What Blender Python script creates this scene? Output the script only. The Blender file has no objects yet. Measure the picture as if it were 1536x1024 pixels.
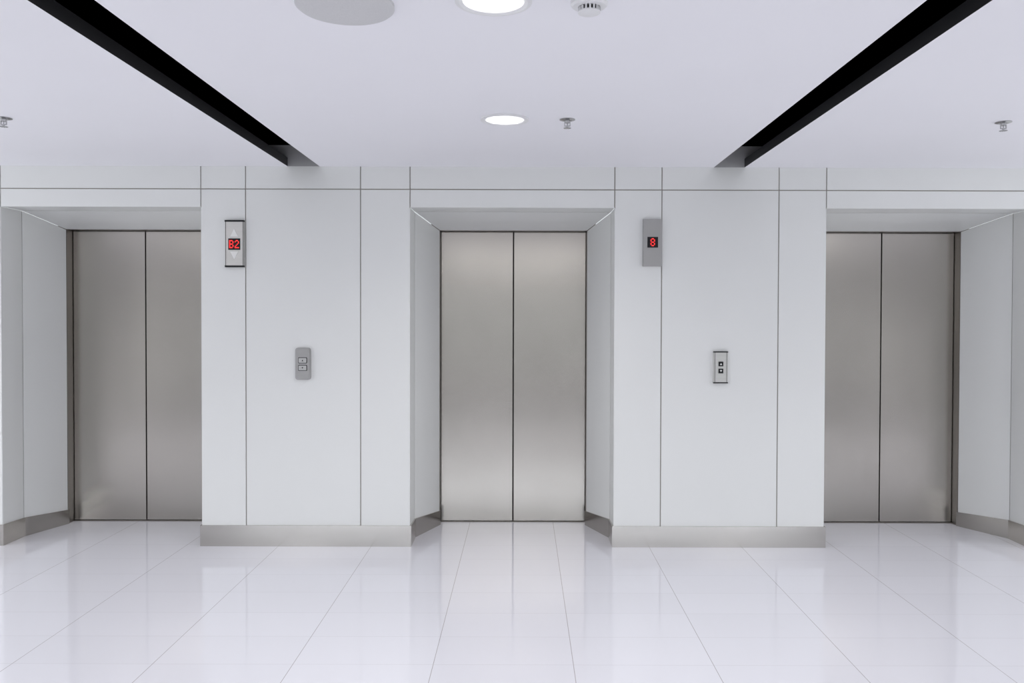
import bpy, bmesh, math
from mathutils import Vector, Matrix
S=bpy.context.scene
try: S.view_settings.view_transform='Standard'
except: pass

# ---------------- materials
def mat(name,col,rough=.5,metal=0,spec=.5,emis=None,es=0,noise=0,nscale=(1,1,1),bump=0,aniso=0,coat=0):
    m=bpy.data.materials.new(name); m.use_nodes=True
    nt=m.node_tree; b=nt.nodes['Principled BSDF']
    b.inputs['Base Color'].default_value=(*col,1)
    b.inputs['Roughness'].default_value=rough
    b.inputs['Metallic'].default_value=metal
    b.inputs['Specular IOR Level'].default_value=spec
    b.inputs['Anisotropic'].default_value=aniso
    b.inputs['Coat Weight'].default_value=coat
    if aniso:
        tn=nt.nodes.new('ShaderNodeTangent'); tn.direction_type='RADIAL'; tn.axis='Z'
        nt.links.new(tn.outputs[0],b.inputs['Tangent'])
    if emis: 
        b.inputs['Emission Color'].default_value=(*emis,1); b.inputs['Emission Strength'].default_value=es
    if noise or bump:
        tc=nt.nodes.new('ShaderNodeTexCoord'); mp=nt.nodes.new('ShaderNodeMapping')
        mp.inputs['Scale'].default_value=nscale
        n=nt.nodes.new('ShaderNodeTexNoise'); n.inputs['Scale'].default_value=1; n.inputs['Detail'].default_value=5
        nt.links.new(tc.outputs['Object'],mp.inputs[0]); nt.links.new(mp.outputs[0],n.inputs['Vector'])
        if noise:
            r=nt.nodes.new('ShaderNodeMapRange'); r.inputs['From Min'].default_value=.25; r.inputs['From Max'].default_value=.75
            r.inputs['To Min'].default_value=1-noise; r.inputs['To Max'].default_value=1+noise
            v=nt.nodes.new('ShaderNodeVectorMath'); v.operation='SCALE'; v.inputs[0].default_value=col
            nt.links.new(n.outputs['Fac'],r.inputs['Value']); nt.links.new(r.outputs[0],v.inputs['Scale'])
            nt.links.new(v.outputs[0],b.inputs['Base Color'])
        if bump:
            bp=nt.nodes.new('ShaderNodeBump'); bp.inputs['Strength'].default_value=bump; bp.inputs['Distance'].default_value=.002
            nt.links.new(n.outputs['Fac'],bp.inputs['Height']); nt.links.new(bp.outputs[0],b.inputs['Normal'])
    return m
M_panel=mat('white_enamel_panel',(.775,.785,.775),.32,noise=.012,nscale=(1.2,1.2,1.2))
M_seal=mat('joint_sealant',(.36,.34,.31),.7)
M_grey=mat('grey_upper_wall',(.42,.42,.43),.5)
M_ceil=mat('ceiling_paint',(.865,.862,.90),.85,noise=.006,nscale=(2,2,2))
M_char=mat('charcoal_slot_edge',(.02,.02,.022),.5)
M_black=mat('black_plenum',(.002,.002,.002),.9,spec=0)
M_plain=mat('white_plaster',(.76,.76,.76),.7)
M_dark=mat('dark_gap',(.03,.03,.03),.6)
M_steel=mat('brushed_steel_door',(.435,.412,.38),.23,1,noise=.07,nscale=(1.6,1,1.3),bump=.03,aniso=.6)
M_frame=mat('steel_frame',(.30,.28,.26),.35,1)
M_base=mat('brushed_steel_base',(.50,.48,.45),.2,1,noise=.05,nscale=(2,2,14))
M_plate=mat('satin_plate',(.60,.59,.57),.3,1,noise=.03,nscale=(3,3,200))
M_plateg=mat('grey_plate',(.40,.395,.39),.38,.8)
M_blk=mat('black_plastic',(.012,.012,.014),.35,spec=.25)
M_red=mat('red_led',(.2,.005,.005),.6,emis=(1,.035,.035),es=1.3)
M_arrow=mat('arrow_lens',(.8,.8,.78),.4)
M_btn=mat('button_grey',(.5,.5,.49),.35,.5)
M_white=mat('white_plastic',(.78,.78,.79),.45)
M_lamp=mat('lamp_diffuser',(.9,.9,.9),.4,emis=(1,.99,.97),es=6)
M_refl=mat('lamp_reflector',(.85,.85,.86),.2,.3)
M_spk=mat('speaker_grille',(.60,.60,.61),.7,noise=.05,nscale=(200,200,200))
M_chrome=mat('chrome',(.5,.5,.5),.25,1)
M_band=mat('grey_granite_inlay',(.06,.06,.063),.3,noise=.2,nscale=(40,40,40))  # for the added floor band that the doors mirror

# floor
def floor_mat():
    m=bpy.data.materials.new('polished_tile'); m.use_nodes=True; nt=m.node_tree; b=nt.nodes['Principled BSDF']
    N=nt.nodes.new; L=nt.links.new
    g=N('ShaderNodeNewGeometry'); sp=N('ShaderNodeSeparateXYZ'); L(g.outputs['Position'],sp.inputs[0])
    def line(out,off,size,w):
        a=N('ShaderNodeMath'); a.operation='ADD'; a.inputs[1].default_value=-off+size*50; L(out,a.inputs[0])
        d=N('ShaderNodeMath'); d.operation='DIVIDE'; d.inputs[1].default_value=size; L(a.outputs[0],d.inputs[0])
        f=N('ShaderNodeMath'); f.operation='FRACT'; L(d.outputs[0],f.inputs[0])
        p=N('ShaderNodeMath'); p.operation='PINGPONG'; p.inputs[1].default_value=.5; L(f.outputs[0],p.inputs[0])
        c=N('ShaderNodeMath'); c.operation='LESS_THAN'; c.inputs[1].default_value=w/size/2; L(p.outputs[0],c.inputs[0])
        fl=N('ShaderNodeMath'); fl.operation='FLOOR'; L(d.outputs[0],fl.inputs[0])
        return c.outputs[0],fl.outputs[0]
    lx,ix=line(sp.outputs[0],-.38,.597,.0028); ly,iy=line(sp.outputs[1],4.327,.3,.0026)
    s=N('ShaderNodeMath'); s.operation='MULTIPLY'; s.inputs[1].default_value=.35; L(ly,s.inputs[0])
    mx=N('ShaderNodeMath'); mx.operation='MAXIMUM'; L(lx,mx.inputs[0]); L(s.outputs[0],mx.inputs[1])
    cb=N('ShaderNodeCombineXYZ'); L(ix,cb.inputs[0]); L(iy,cb.inputs[1])
    wn=N('ShaderNodeTexWhiteNoise'); wn.noise_dimensions='2D'; L(cb.outputs[0],wn.inputs['Vector'])
    tv=N('ShaderNodeMapRange'); tv.inputs['To Min'].default_value=.98; tv.inputs['To Max'].default_value=1.0; L(wn.outputs['Value'],tv.inputs['Value'])
    v=N('ShaderNodeVectorMath'); v.operation='SCALE'; v.inputs[0].default_value=(.775,.772,.825); L(tv.outputs[0],v.inputs['Scale'])
    mc=N('ShaderNodeMix'); mc.data_type='RGBA'; L(mx.outputs[0],mc.inputs['Factor']); L(v.outputs[0],mc.inputs['A']); mc.inputs['B'].default_value=(.40,.38,.39,1)
    L(mc.outputs['Result'],b.inputs['Base Color'])
    b.inputs['Roughness'].default_value=.05
    b.inputs['Specular IOR Level'].default_value=.8
    return m
M_floor=floor_mat()

# ---------------- mesh builder
class MB:
    def __init__(s): s.v=[];s.f=[];s.m=[];s.mats=[]
    def mi(s,m):
        if m not in s.mats: s.mats.append(m)
        return s.mats.index(m)
    def face(s,pts,m):
        i=len(s.v); s.v+= [tuple(p) for p in pts]; s.f.append(tuple(range(i,i+len(pts)))); s.m.append(s.mi(m))
    def box(s,x0,x1,y0,y1,z0,z1,m,side=None):
        c=[(x0,y0,z0),(x1,y0,z0),(x1,y1,z0),(x0,y1,z0),(x0,y0,z1),(x1,y0,z1),(x1,y1,z1),(x0,y1,z1)]
        i=len(s.v); s.v+=c
        for k,f in enumerate([(3,2,1,0),(4,5,6,7),(0,1,5,4),(1,2,6,5),(2,3,7,6),(3,0,4,7)]):
            s.f.append(tuple(i+j for j in f)); s.m.append(s.mi(side if (side and k>=2) else m))
    def panel(s,c,m,inset=.0035,depth=.006,look=(0,0,1.2),seal=None):
        c=[Vector(p) for p in c]
        n=(c[1]-c[0]).cross(c[2]-c[0]).normalized()
        cen=sum(c,Vector())/4
        if n.dot(Vector(look)-cen)<0: c=c[::-1]; n=-n
        q=[]
        for i in range(4):
            a=(c[i-1]-c[i]).normalized(); b=(c[(i+1)%4]-c[i]).normalized()
            q.append(c[i]+(a+b)*inset)
        s.face(q,m)
        for i in range(4):
            j=(i+1)%4
            s.face([q[i],q[i]-n*depth,q[j]-n*depth,q[j]],m)
        s.face([p-n*depth for p in c],seal or M_seal)
    def cyl(s,c,r0,r1,z0,z1,m,n=40,cap0=True,cap1=True,axis='z'):
        def P(a,r,z):
            if axis=='z': return (c[0]+r*math.cos(a),c[1]+r*math.sin(a),z)
            return (c[0]+r*math.cos(a),z,c[1]+r*math.sin(a))
        A=[2*math.pi*k/n for k in range(n)]
        for k in range(n):
            a=A[k];b=A[(k+1)%n]
            s.face([P(a,r0,z0),P(b,r0,z0),P(b,r1,z1),P(a,r1,z1)],m)
        if cap0 and r0>0: s.face([P(a,r0,z0) for a in A[::-1]],m)
        if cap1 and r1>0: s.face([P(a,r1,z1) for a in A],m)
    def ob(s,name,parent=None,smooth=False,merge=True,bevel=0,fix=False):
        me=bpy.data.meshes.new(name); me.from_pydata(s.v,[],s.f)
        for m in s.mats: me.materials.append(m)
        for p,i in zip(me.polygons,s.m): p.material_index=i; p.use_smooth=smooth
        if merge:
            bm=bmesh.new(); bm.from_mesh(me); bmesh.ops.remove_doubles(bm,verts=bm.verts,dist=1e-5)
            if fix: bmesh.ops.recalc_face_normals(bm,faces=bm.faces)
            bm.to_mesh(me); bm.free()
        o=bpy.data.objects.new(name,me); S.collection.objects.link(o)
        if parent: o.parent=parent
        if smooth: 
            try: me.set_sharp_from_angle(angle=math.radians(35))
            except: pass
        if bevel:
            b=o.modifiers.new('bevel','BEVEL'); b.width=bevel; b.segments=3; b.limit_method='ANGLE'
        return o
def empty(name,loc=(0,0,0)):
    o=bpy.data.objects.new(name,None); o.location=loc; o.empty_display_size=.1; S.collection.objects.link(o); return o
def attach(o,par):   # keep world position
    o.parent=par; o.matrix_parent_inverse=Matrix.Translation(-Vector(par.location))

YF,Y1,Y2,YD=5.2,5.42,5.75,5.83
HI=.522
HL=[.634,.655,.634]; HR=[.649,.655,.695]
ZH,ZD,ZJ,ZC=2.178,2.09,2.293,2.438
CX=[-2.715,-.072,2.572]
XL,XR,YB=-5.6,5.6,-4.0
ZTOP=2.95

# ---------------- front wall
w=MB()
def fp(x0,x1,z0,z1,m=M_panel): w.panel([(x0,YF,z0),(x1,YF,z0),(x1,YF,z1),(x0,YF,z1)],m)
edges=[XL]
for i,c in enumerate(CX): edges+=[c-HL[i],c+HR[i]]
edges.append(XR)
inner={1:[-1.78,-1.044],2:[.885,1.634]}
for k in range(4):
    a,b=edges[2*k],edges[2*k+1]
    js=inner.get(k)
    if js is None:
        js=[b-.31,b-1.05] if k==0 else [a+.31,a+1.05]
    xs=sorted([a,b]+js)
    for i in range(len(xs)-1):
        fp(xs[i],xs[i+1],.13,ZJ); fp(xs[i],xs[i+1],ZJ,ZC+.004)
for k,c in enumerate(CX):
    a,b=c-HL[k],c+HR[k]; i0,i1=c-HI,c+HI
    fp(a,b,ZH,ZJ); fp(a,b,ZJ,ZC+.004)
    lk=(c,3,1.0)
    w.panel([(a,YF,ZH),(b,YF,ZH),(b,Y1,ZH),(a,Y1,ZH)],M_panel,look=lk,inset=.002)
    w.panel([(a,Y1,ZH),(b,Y1,ZH),(i1,Y2,ZD),(i0,Y2,ZD)],M_panel,look=lk)
    for o_,i_ in((a,i0),(b,i1)):
        w.panel([(o_,YF,0),(o_,Y1,0),(o_,Y1,ZH),(o_,YF,ZH)],M_panel,look=lk,inset=.002)
        w.panel([(o_,Y1,0),(i_,Y2,0),(i_,Y2,ZD),(o_,Y1,ZH)],M_panel,look=lk)
# wall continuing above the suspended ceiling, solid backing
w.box(XL,XR,YF+.001,YF+.02,ZC,ZC+.135,M_grey)
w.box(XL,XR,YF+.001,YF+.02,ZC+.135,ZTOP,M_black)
w.ob('wall_front',merge=False)

# ---------------- baseboards (follow the wall in plan)
bb=MB()
def base(path,off,h):
    for i in range(len(path)-1):
        p,q=path[i],path[i+1]; P,Q=off[i],off[i+1]
        bb.face([(P[0],P[1],0),(Q[0],Q[1],0),(Q[0],Q[1],h[i+1]),(P[0],P[1],h[i])],M_base)
        bb.face([(P[0],P[1],h[i]),(Q[0],Q[1],h[i+1]),(q[0],q[1],h[i+1]),(p[0],p[1],h[i])],M_base)
t=.009
def rj(k):  # right jamb back -> front
    c=CX[k];HO=HR[k]
    return [(c+HI,Y2),(c+HO,Y1),(c+HO,YF)],[(c+HI-t,Y2),(c+HO-t,Y1),(c+HO-t,YF-t)],[.10,.125,.135]
def lj(k):
    c=CX[k];HO=HL[k]
    return [(c-HO,YF),(c-HO,Y1),(c-HI,Y2)],[(c-HO+t,YF-t),(c-HO+t,Y1),(c-HI+t,Y2)],[.135,.125,.10]
for k in range(4):
    P,O,H=[],[],[]
    if k==0: P+=[(XL,YF)];O+=[(XL,YF-t)];H+=[.135]
    else:
        a=rj(k-1);P+=a[0];O+=a[1];H+=a[2]
    if k==3: P+=[(XR,YF)];O+=[(XR,YF-t)];H+=[.135]
    else:
        a=lj(k);P+=a[0];O+=a[1];H+=a[2]
    base(P,O,H)
bb.ob('baseboard_front')

# ---------------- elevator doors
for c in CX:
    e=empty('elevator_door',(c,YD,0))
    i0,i1=c-HI,c+HI
    f=MB()
    f.box(i0-.06,i0,Y2,YD+.05,0,ZD+.05,M_frame)
    f.box(i1,i1+.06,Y2,YD+.05,0,ZD+.05,M_frame)
    f.box(i0,i1,Y2,YD+.05,ZD,ZD+.05,M_frame)
    attach(f.ob('frame'),e)
    l=MB(); l.box(i0+.003,c-.004,YD,YD+.03,.008,ZD-.003,M_steel); attach(l.ob('leaf_a',bevel=.002),e)
    l=MB(); l.box(c+.004,i1-.003,YD,YD+.03,.008,ZD-.003,M_steel); attach(l.ob('leaf_b',bevel=.002),e)
    s=MB(); s.box(i0,i1,YD-.012,YD+.05,.0,.006,M_frame); s.box(i0,i1,YD+.035,YD+.05,0.006,ZD,M_dark)
    attach(s.ob('sill_and_shaft_seal'),e)

# ---------------- ceiling with slots
SL=[(-1.51,-1.305),(1.215,1.412)]
LAMPS=[(x,y) for x in(-.093,-3.55,3.40) for y in(3.95,2.47,.99,-.5,-2.0)]  # front pair of the middle row is seen, the others are added for light
LR=.098
cl=MB(); T=.055
cl.box(XL,SL[0][0],YB,YF,ZC,ZC+T,M_ceil,M_char)
cl.box(SL[0][1],SL[1][0],YB,YF,ZC,ZC+T,M_ceil,M_char)
cl.box(SL[1][1],XR,YB,YF,ZC,ZC+T,M_ceil,M_char)
ceil=cl.ob('ceiling',merge=False)
cut=MB()
for (x,y) in LAMPS: cut.cyl((x,y),LR,LR,ZC-.1,ZC+.3,M_ceil,n=48)
co=cut.ob('cutter',fix=True)
bo=ceil.modifiers.new('b','BOOLEAN'); bo.operation='DIFFERENCE'; bo.object=co; bo.solver='EXACT'
bpy.context.view_layer.update()
dg=bpy.context.evaluated_depsgraph_get()
nm=bpy.data.meshes.new_from_object(ceil.evaluated_get(dg))
ceil.modifiers.clear(); ceil.data=nm
bpy.data.objects.remove(co)
p=MB()
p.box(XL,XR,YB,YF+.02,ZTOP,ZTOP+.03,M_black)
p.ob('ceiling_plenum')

# ---------------- floor / other walls
f=MB(); f.box(XL-.2,XR+.2,YB-.2,YD+.2,-.1,0,M_floor); f.ob('floor')
f=MB(); f.box(XL+.8,XR-.8,-1.7,.35,0,.004,M_band); f.ob('floor_inlay')  # unseen dark band, added to darken the reflection in the doors
SY0,SY1,SZ0,SZ1=2.2,4.7,.5,2.1
for nm_,xa,xb in (('wall_left',XL-.15,XL),('wall_right',XR,XR+.15)):
    f=MB()
    f.box(xa,xb,YB-.15,SY0,0,ZTOP,M_plain); f.box(xa,xb,SY1,YD+.2,0,ZTOP,M_plain)
    f.box(xa,xb,SY0,SY1,0,SZ0,M_plain); f.box(xa,xb,SY0,SY1,SZ1,ZTOP,M_plain)
    f.ob(nm_)
for k,x in((2,XL-.09),(3,XR+.03)):  # side windows out of view, added to let fill light onto the jambs
    f=MB()
    for y in(SY0,(SY0+SY1)/2-.025,SY1-.05): f.box(x,x+.06,y,y+.05,SZ0,SZ1,M_frame)
    f.box(x,x+.06,SY0,SY1,SZ0,SZ0+.05,M_frame); f.box(x,x+.06,SY0,SY1,SZ1-.05,SZ1,M_frame)
    f.ob('window_%d'%k)
WZ0,WZ1=.25,2.25
f=MB(); f.box(XL,XR,YB-.15,YB,0,WZ0,M_plain); f.box(XL,XR,YB-.15,YB,WZ1,ZTOP,M_plain)
for a,b in((XL,-5.0),(5.0,XR)): f.box(a,b,YB-.15,YB,WZ0,WZ1,M_plain)
f.ob('wall_back')
wf=MB()  # assumed back windows, out of view, added for daylight and door reflections
for k in range(6):
    x=-5+2*k; wf.box(x-.03,x+.03,YB-.10,YB-.04,WZ0,WZ1,M_frame)
wf.box(-5,5,YB-.10,YB-.04,WZ0,WZ0+.05,M_frame); wf.box(-5,5,YB-.10,YB-.04,WZ1-.05,WZ1,M_frame)
wf.ob('window_1')

# ---------------- recessed downlights
for (x,y) in LAMPS:
    e=empty('recessed_downlight',(x,y,ZC))
    d=MB(); n=48
    prof=[(.117,ZC),(.117,ZC-.006),(.104,ZC-.009),(.094,ZC-.004),(.088,ZC+.02),(.074,ZC+.06)]
    for a,b in zip(prof[:-1],prof[1:]): d.cyl((x,y),a[0],b[0],a[1],b[1],M_white if a[1]<=ZC and b[1]<ZC else M_refl,n,False,False)
    attach(d.ob('trim_ring',smooth=True),e)
    d=MB(); d.cyl((x,y),.0,.0735,ZC+.052,ZC+.052,M_lamp,n,False,False)
    for k in range(-3,4):   # ribs over the lamp
        hw=math.sqrt(max(0,.072**2-(k*.02)**2)); d.box(x+k*.02-.001,x+k*.02+.001,y-hw,y+hw,ZC+.04,ZC+.05,M_refl)
    attach(d.ob('lamp'),e)
    L=bpy.data.lights.new('lamp_light','SPOT'); L.energy=38 if abs(x)<1 else 24; L.spot_size=math.radians(150); L.spot_blend=1; L.shadow_soft_size=.06; L.color=(1,.985,.965)
    lo=bpy.data.objects.new('lamp_light',L); lo.location=(x,y,ZC-.015); S.collection.objects.link(lo); attach(lo,e)

# ---------------- ceiling speaker
sx,sy=-.549,2.50
e=MB(); prof=[(.150,ZC),(.150,ZC-.010),(.143,ZC-.016),(.12,ZC-.022),(.08,ZC-.027),(.04,ZC-.030),(0,ZC-.031)]
for a,b in zip(prof[:-1],prof[1:]): e.cyl((sx,sy),a[0],b[0],a[1],b[1],M_spk,56,False,False)
e.ob('ceiling_speaker',smooth=True)

# ---------------- smoke detector
e=MB(); sx,sy=.197,2.47
prof=[(.056,ZC),(.056,ZC-.014),(.050,ZC-.020),(.034,ZC-.022)]
for a,b in zip(prof[:-1],prof[1:]): e.cyl((sx,sy),a[0],b[0],a[1],b[1],M_white,40,False,False)
e.cyl((sx,sy),.026,.026,ZC-.022,ZC-.038,M_dark,32,False,False)
for k in range(16):
    a=2*math.pi*k/16; cx,cy=sx+.031*math.cos(a),sy+.031*math.sin(a)
    e.box(cx-.003,cx+.003,cy-.003,cy+.003,ZC-.036,ZC-.021,M_white)
prof=[(.034,ZC-.034),(.034,ZC-.038),(.024,ZC-.042),(0,ZC-.044)]
for a,b in zip(prof[:-1],prof[1:]): e.cyl((sx,sy),a[0],b[0],a[1],b[1],M_white,40,a[0]==.034,False)
e.ob('smoke_detector',smooth=True)

# ---------------- sprinklers
for (sx,sy) in[(.211,3.95),(-2.525,3.95),(2.345,3.98)]:
    e=MB(); n=24
    for a,b in[((.038,ZC),(.038,ZC-.003)),((.038,ZC-.003),(.024,ZC-.007)),((.024,ZC-.007),(.012,ZC-.008)),((.012,ZC-.008),(.011,ZC-.018))]:
        e.cyl((sx,sy),a[0],b[0],a[1],b[1],M_chrome,n,False,True)
    e.cyl((sx,sy),.003,.003,ZC-.031,ZC-.018,M_chrome,12)
    for sg in(-1,1):
        x0=sx+sg*.013
        e.box(x0-.002,x0+.002,sy-.003,sy+.003,ZC-.031,ZC-.012,M_chrome)
    e.box(sx-.014,sx+.014,sy-.003,sy+.003,ZC-.034,ZC-.030,M_chrome)
    e.cyl((sx,sy),.005,.005,ZC-.041,ZC-.031,M_chrome,12)
    e.cyl((sx,sy),.014,.014,ZC-.043,ZC-.041,M_chrome,n)
    for k in range(10):
        a=2*math.pi*k/10; cx,cy=sx+.016*math.cos(a),sy+.016*math.sin(a)
        e.box(cx-.0025,cx+.0025,cy-.0025,cy+.0025,ZC-.0435,ZC-.0415,M_chrome)
    e.ob('fire_sprinkler',merge=False)

# ---------------- LED matrix glyphs
GL={'B':['1110','1001','1001','1110','1001','1001','1110'],
    '2':['0110','1001','0001','0010','0100','1000','1111'],
    '8':['0110','1001','1001','0110','1001','1001','0110']}
def glyph(mb,ch,cx,cz,w,h,y):
    g=GL[ch]; pw,ph=w/4,h/7
    for r in range(7):
        for c_ in range(4):
            if g[r][c_]=='1':
                x=cx-w/2+(c_+.5)*pw; z=cz+h/2-(r+.5)*ph
                mb.box(x-pw*.44,x+pw*.44,y-.001,y+.001,z-ph*.46,z+ph*.46,M_red)
def tri(mb,cx,cz,w,h,up,y0,y1,m):
    s_=1 if up else -1
    p=[(cx-w/2,cz-s_*h/2),(cx+w/2,cz-s_*h/2),(cx,cz+s_*h/2)]
    mb.face([(a,y0,b) for a,b in p],m)
    for i in range(3):
        a,b=p[i],p[(i+1)%3]; mb.face([(a[0],y0,a[1]),(b[0],y0,b[1]),(b[0],y1,b[1]),(a[0],y1,a[1])],m)
def rrect(mb,x0,x1,z0,z1,r,y0,y1,m,n=6):
    pts=[]
    for (cx,cz,a0) in((x1-r,z1-r,0),(x0+r,z1-r,90),(x0+r,z0+r,180),(x1-r,z0+r,270)):
        for k in range(n+1):
            a=math.radians(a0+90*k/n); pts.append((cx+r*math.cos(a),cz+r*math.sin(a)))
    mb.face([(a,y0,b) for a,b in pts],m)
    for i in range(len(pts)):
        a,b=pts[i],pts[(i+1)%len(pts)]; mb.face([(a[0],y0,a[1]),(b[0],y0,b[1]),(b[0],y1,b[1]),(a[0],y1,a[1])],m)

# indicator B2
x0,x1,z0,z1=-1.905,-1.786,1.792,2.092; cx=(x0+x1)/2
e=MB()
e.box(x0,x1,YF-.020,YF,z0+.011,z1-.011,M_plate)
e.box(x0-.001,x1+.001,YF-.023,YF,z1-.011,z1,M_blk); e.box(x0-.001,x1+.001,YF-.023,YF,z0,z0+.011,M_blk)
e.box(x1-.006,x1-.0035,YF-.0215,YF-.019,z0+.011,z1-.011,M_blk)
e.box(x0+.0035,x0+.006,YF-.0215,YF-.019,z0+.011,z1-.011,M_blk)
e.box(cx-.038,cx+.038,YF-.023,YF-.019,1.902,1.975,M_blk)
tri(e,cx,2.012,.052,.05,True,YF-.023,YF-.019,M_arrow); tri(e,cx,1.866,.052,.05,False,YF-.023,YF-.019,M_arrow)
glyph(e,'B',cx-.0175,1.9385,.028,.052,YF-.024); glyph(e,'2',cx+.0175,1.9385,.028,.052,YF-.024)
e.ob('elevator_floor_indicator')
# indicator 8
x0,x1,z0,z1=.762,.884,1.805,2.104; cx=(x0+x1)/2
e=MB()
e.box(x0,x1,YF-.024,YF,z0,z1,M_plateg)
e.box(x0+.003,x1-.003,YF-.026,YF-.022,z0+.003,z1-.003,M_plateg)
e.box(cx-.034,cx+.034,YF-.028,YF-.024,1.923,1.991,M_blk)
glyph(e,'8',cx,1.957,.029,.050,YF-.029)
e.ob('elevator_floor_indicator')
# call panel rounded
x0,x1,z0,z1=-1.459,-1.362,1.073,1.279; cx=(x0+x1)/2
e=MB()
rrect(e,x0,x1,z0,z1,.018,YF-.016,YF,M_plateg)
rrect(e,x0+.006,x1-.006,z0+.006,z1-.006,.014,YF-.020,YF-.014,M_plateg)
for zc in(1.198,1.150):
    rrect(e,cx-.028,cx+.028,zc-.019,zc+.019,.005,YF-.022,YF-.018,M_blk)
    rrect(e,cx-.0245,cx+.0245,zc-.0155,zc+.0155,.004,YF-.026,YF-.018,M_btn)
tri(e,cx,1.198,.010,.010,True,YF-.027,YF-.024,M_blk); tri(e,cx,1.150,.010,.010,False,YF-.027,YF-.024,M_blk)
e.ob('elevator_call_panel')
# call panel square
x0,x1,z0,z1=1.219,1.309,1.058,1.262; cx=(x0+x1)/2
e=MB()
e.box(x0,x1,YF-.018,YF,z0+.007,z1-.007,M_plate)
e.box(x0-.001,x1+.001,YF-.021,YF,z1-.007,z1,M_blk); e.box(x0-.001,x1+.001,YF-.021,YF,z0,z0+.007,M_blk)
e.box(x0+.006,x0+.0085,YF-.0195,YF-.017,z0+.007,z1-.007,M_blk); e.box(x1-.0085,x1-.006,YF-.0195,YF-.017,z0+.007,z1-.007,M_blk)
for zc,up in((1.182,True),(1.137,False)):
    e.box(cx-.015,cx+.015,YF-.023,YF-.017,zc-.015,zc+.015,M_blk)
    tri(e,cx,zc,.014,.013,up,YF-.0245,YF-.022,M_arrow)
e.ob('elevator_call_panel')

# ---------------- light
wd=bpy.data.worlds.new('world'); S.world=wd; wd.use_nodes=True
bg=wd.node_tree.nodes['Background']; bg.inputs[0].default_value=(.92,.96,1,1); bg.inputs[1].default_value=.85
def area(name,loc,rot,sx,sy,en,col):
    L=bpy.data.lights.new(name,'AREA'); L.shape='RECTANGLE'; L.size=sx; L.size_y=sy; L.energy=en; L.color=col
    o=bpy.data.objects.new(name,L); o.location=loc; o.rotation_euler=rot; S.collection.objects.link(o); return o
# area light added outside unseen back windows, brightens the lower walls as assumed daylight
area('sky_light',(0,-10,3.6),(math.radians(86),0,0),18,1.4,550,(.86,.92,1))
area('window_light',(XL-.12,(SY0+SY1)/2,(SZ0+SZ1)/2),(math.radians(90),0,math.radians(-90)),SY1-SY0,SZ1-SZ0,40,(.96,.98,1))  # added fill lights in the side openings, brighten the jambs
area('window_light',(XR+.12,(SY0+SY1)/2,(SZ0+SZ1)/2),(math.radians(90),0,math.radians(90)),SY1-SY0,SZ1-SZ0,40,(.96,.98,1))
# unseen ceiling panels, added as fill light for the lobby
for tx in(-3.55,-.7,.55,3.4):
    for ty in((-2.7,.25,1.73) if abs(tx)>2 else (-2.7,-1.25,.25)):
        e=empty('ceiling_troffer',(tx,ty,ZC))
        d=MB()
        for a in((tx-.33,tx+.33,ty-.33,ty-.30),(tx-.33,tx+.33,ty+.30,ty+.33),(tx-.33,tx-.30,ty-.3,ty+.3),(tx+.30,tx+.33,ty-.3,ty+.3)):
            d.box(*a,ZC-.012,ZC,M_white)
        attach(d.ob('frame'),e)
        attach(area('diffuser',(tx,ty,ZC-.008),(0,0,0),.6,.6,7 if abs(tx)>2 else 10.5,(1,.99,.975)),e)

# ---------------- camera
cd=bpy.data.cameras.new('camera'); cam=bpy.data.objects.new('camera',cd); S.collection.objects.link(cam)
cam.location=(0,0,1.48); pitch=.9
cam.rotation_euler=(math.radians(90-pitch),0,0)
R=cam.rotation_euler.to_matrix()@Matrix.Rotation(math.radians(.15),3,'Z')
cam.rotation_euler=R.to_euler()
cd.sensor_width=36; cd.lens=28.5
cd.shift_x=-17/1536; cd.shift_y=-(37-1216*math.tan(math.radians(pitch)))/1536
cd.clip_start=.05
S.camera=cam
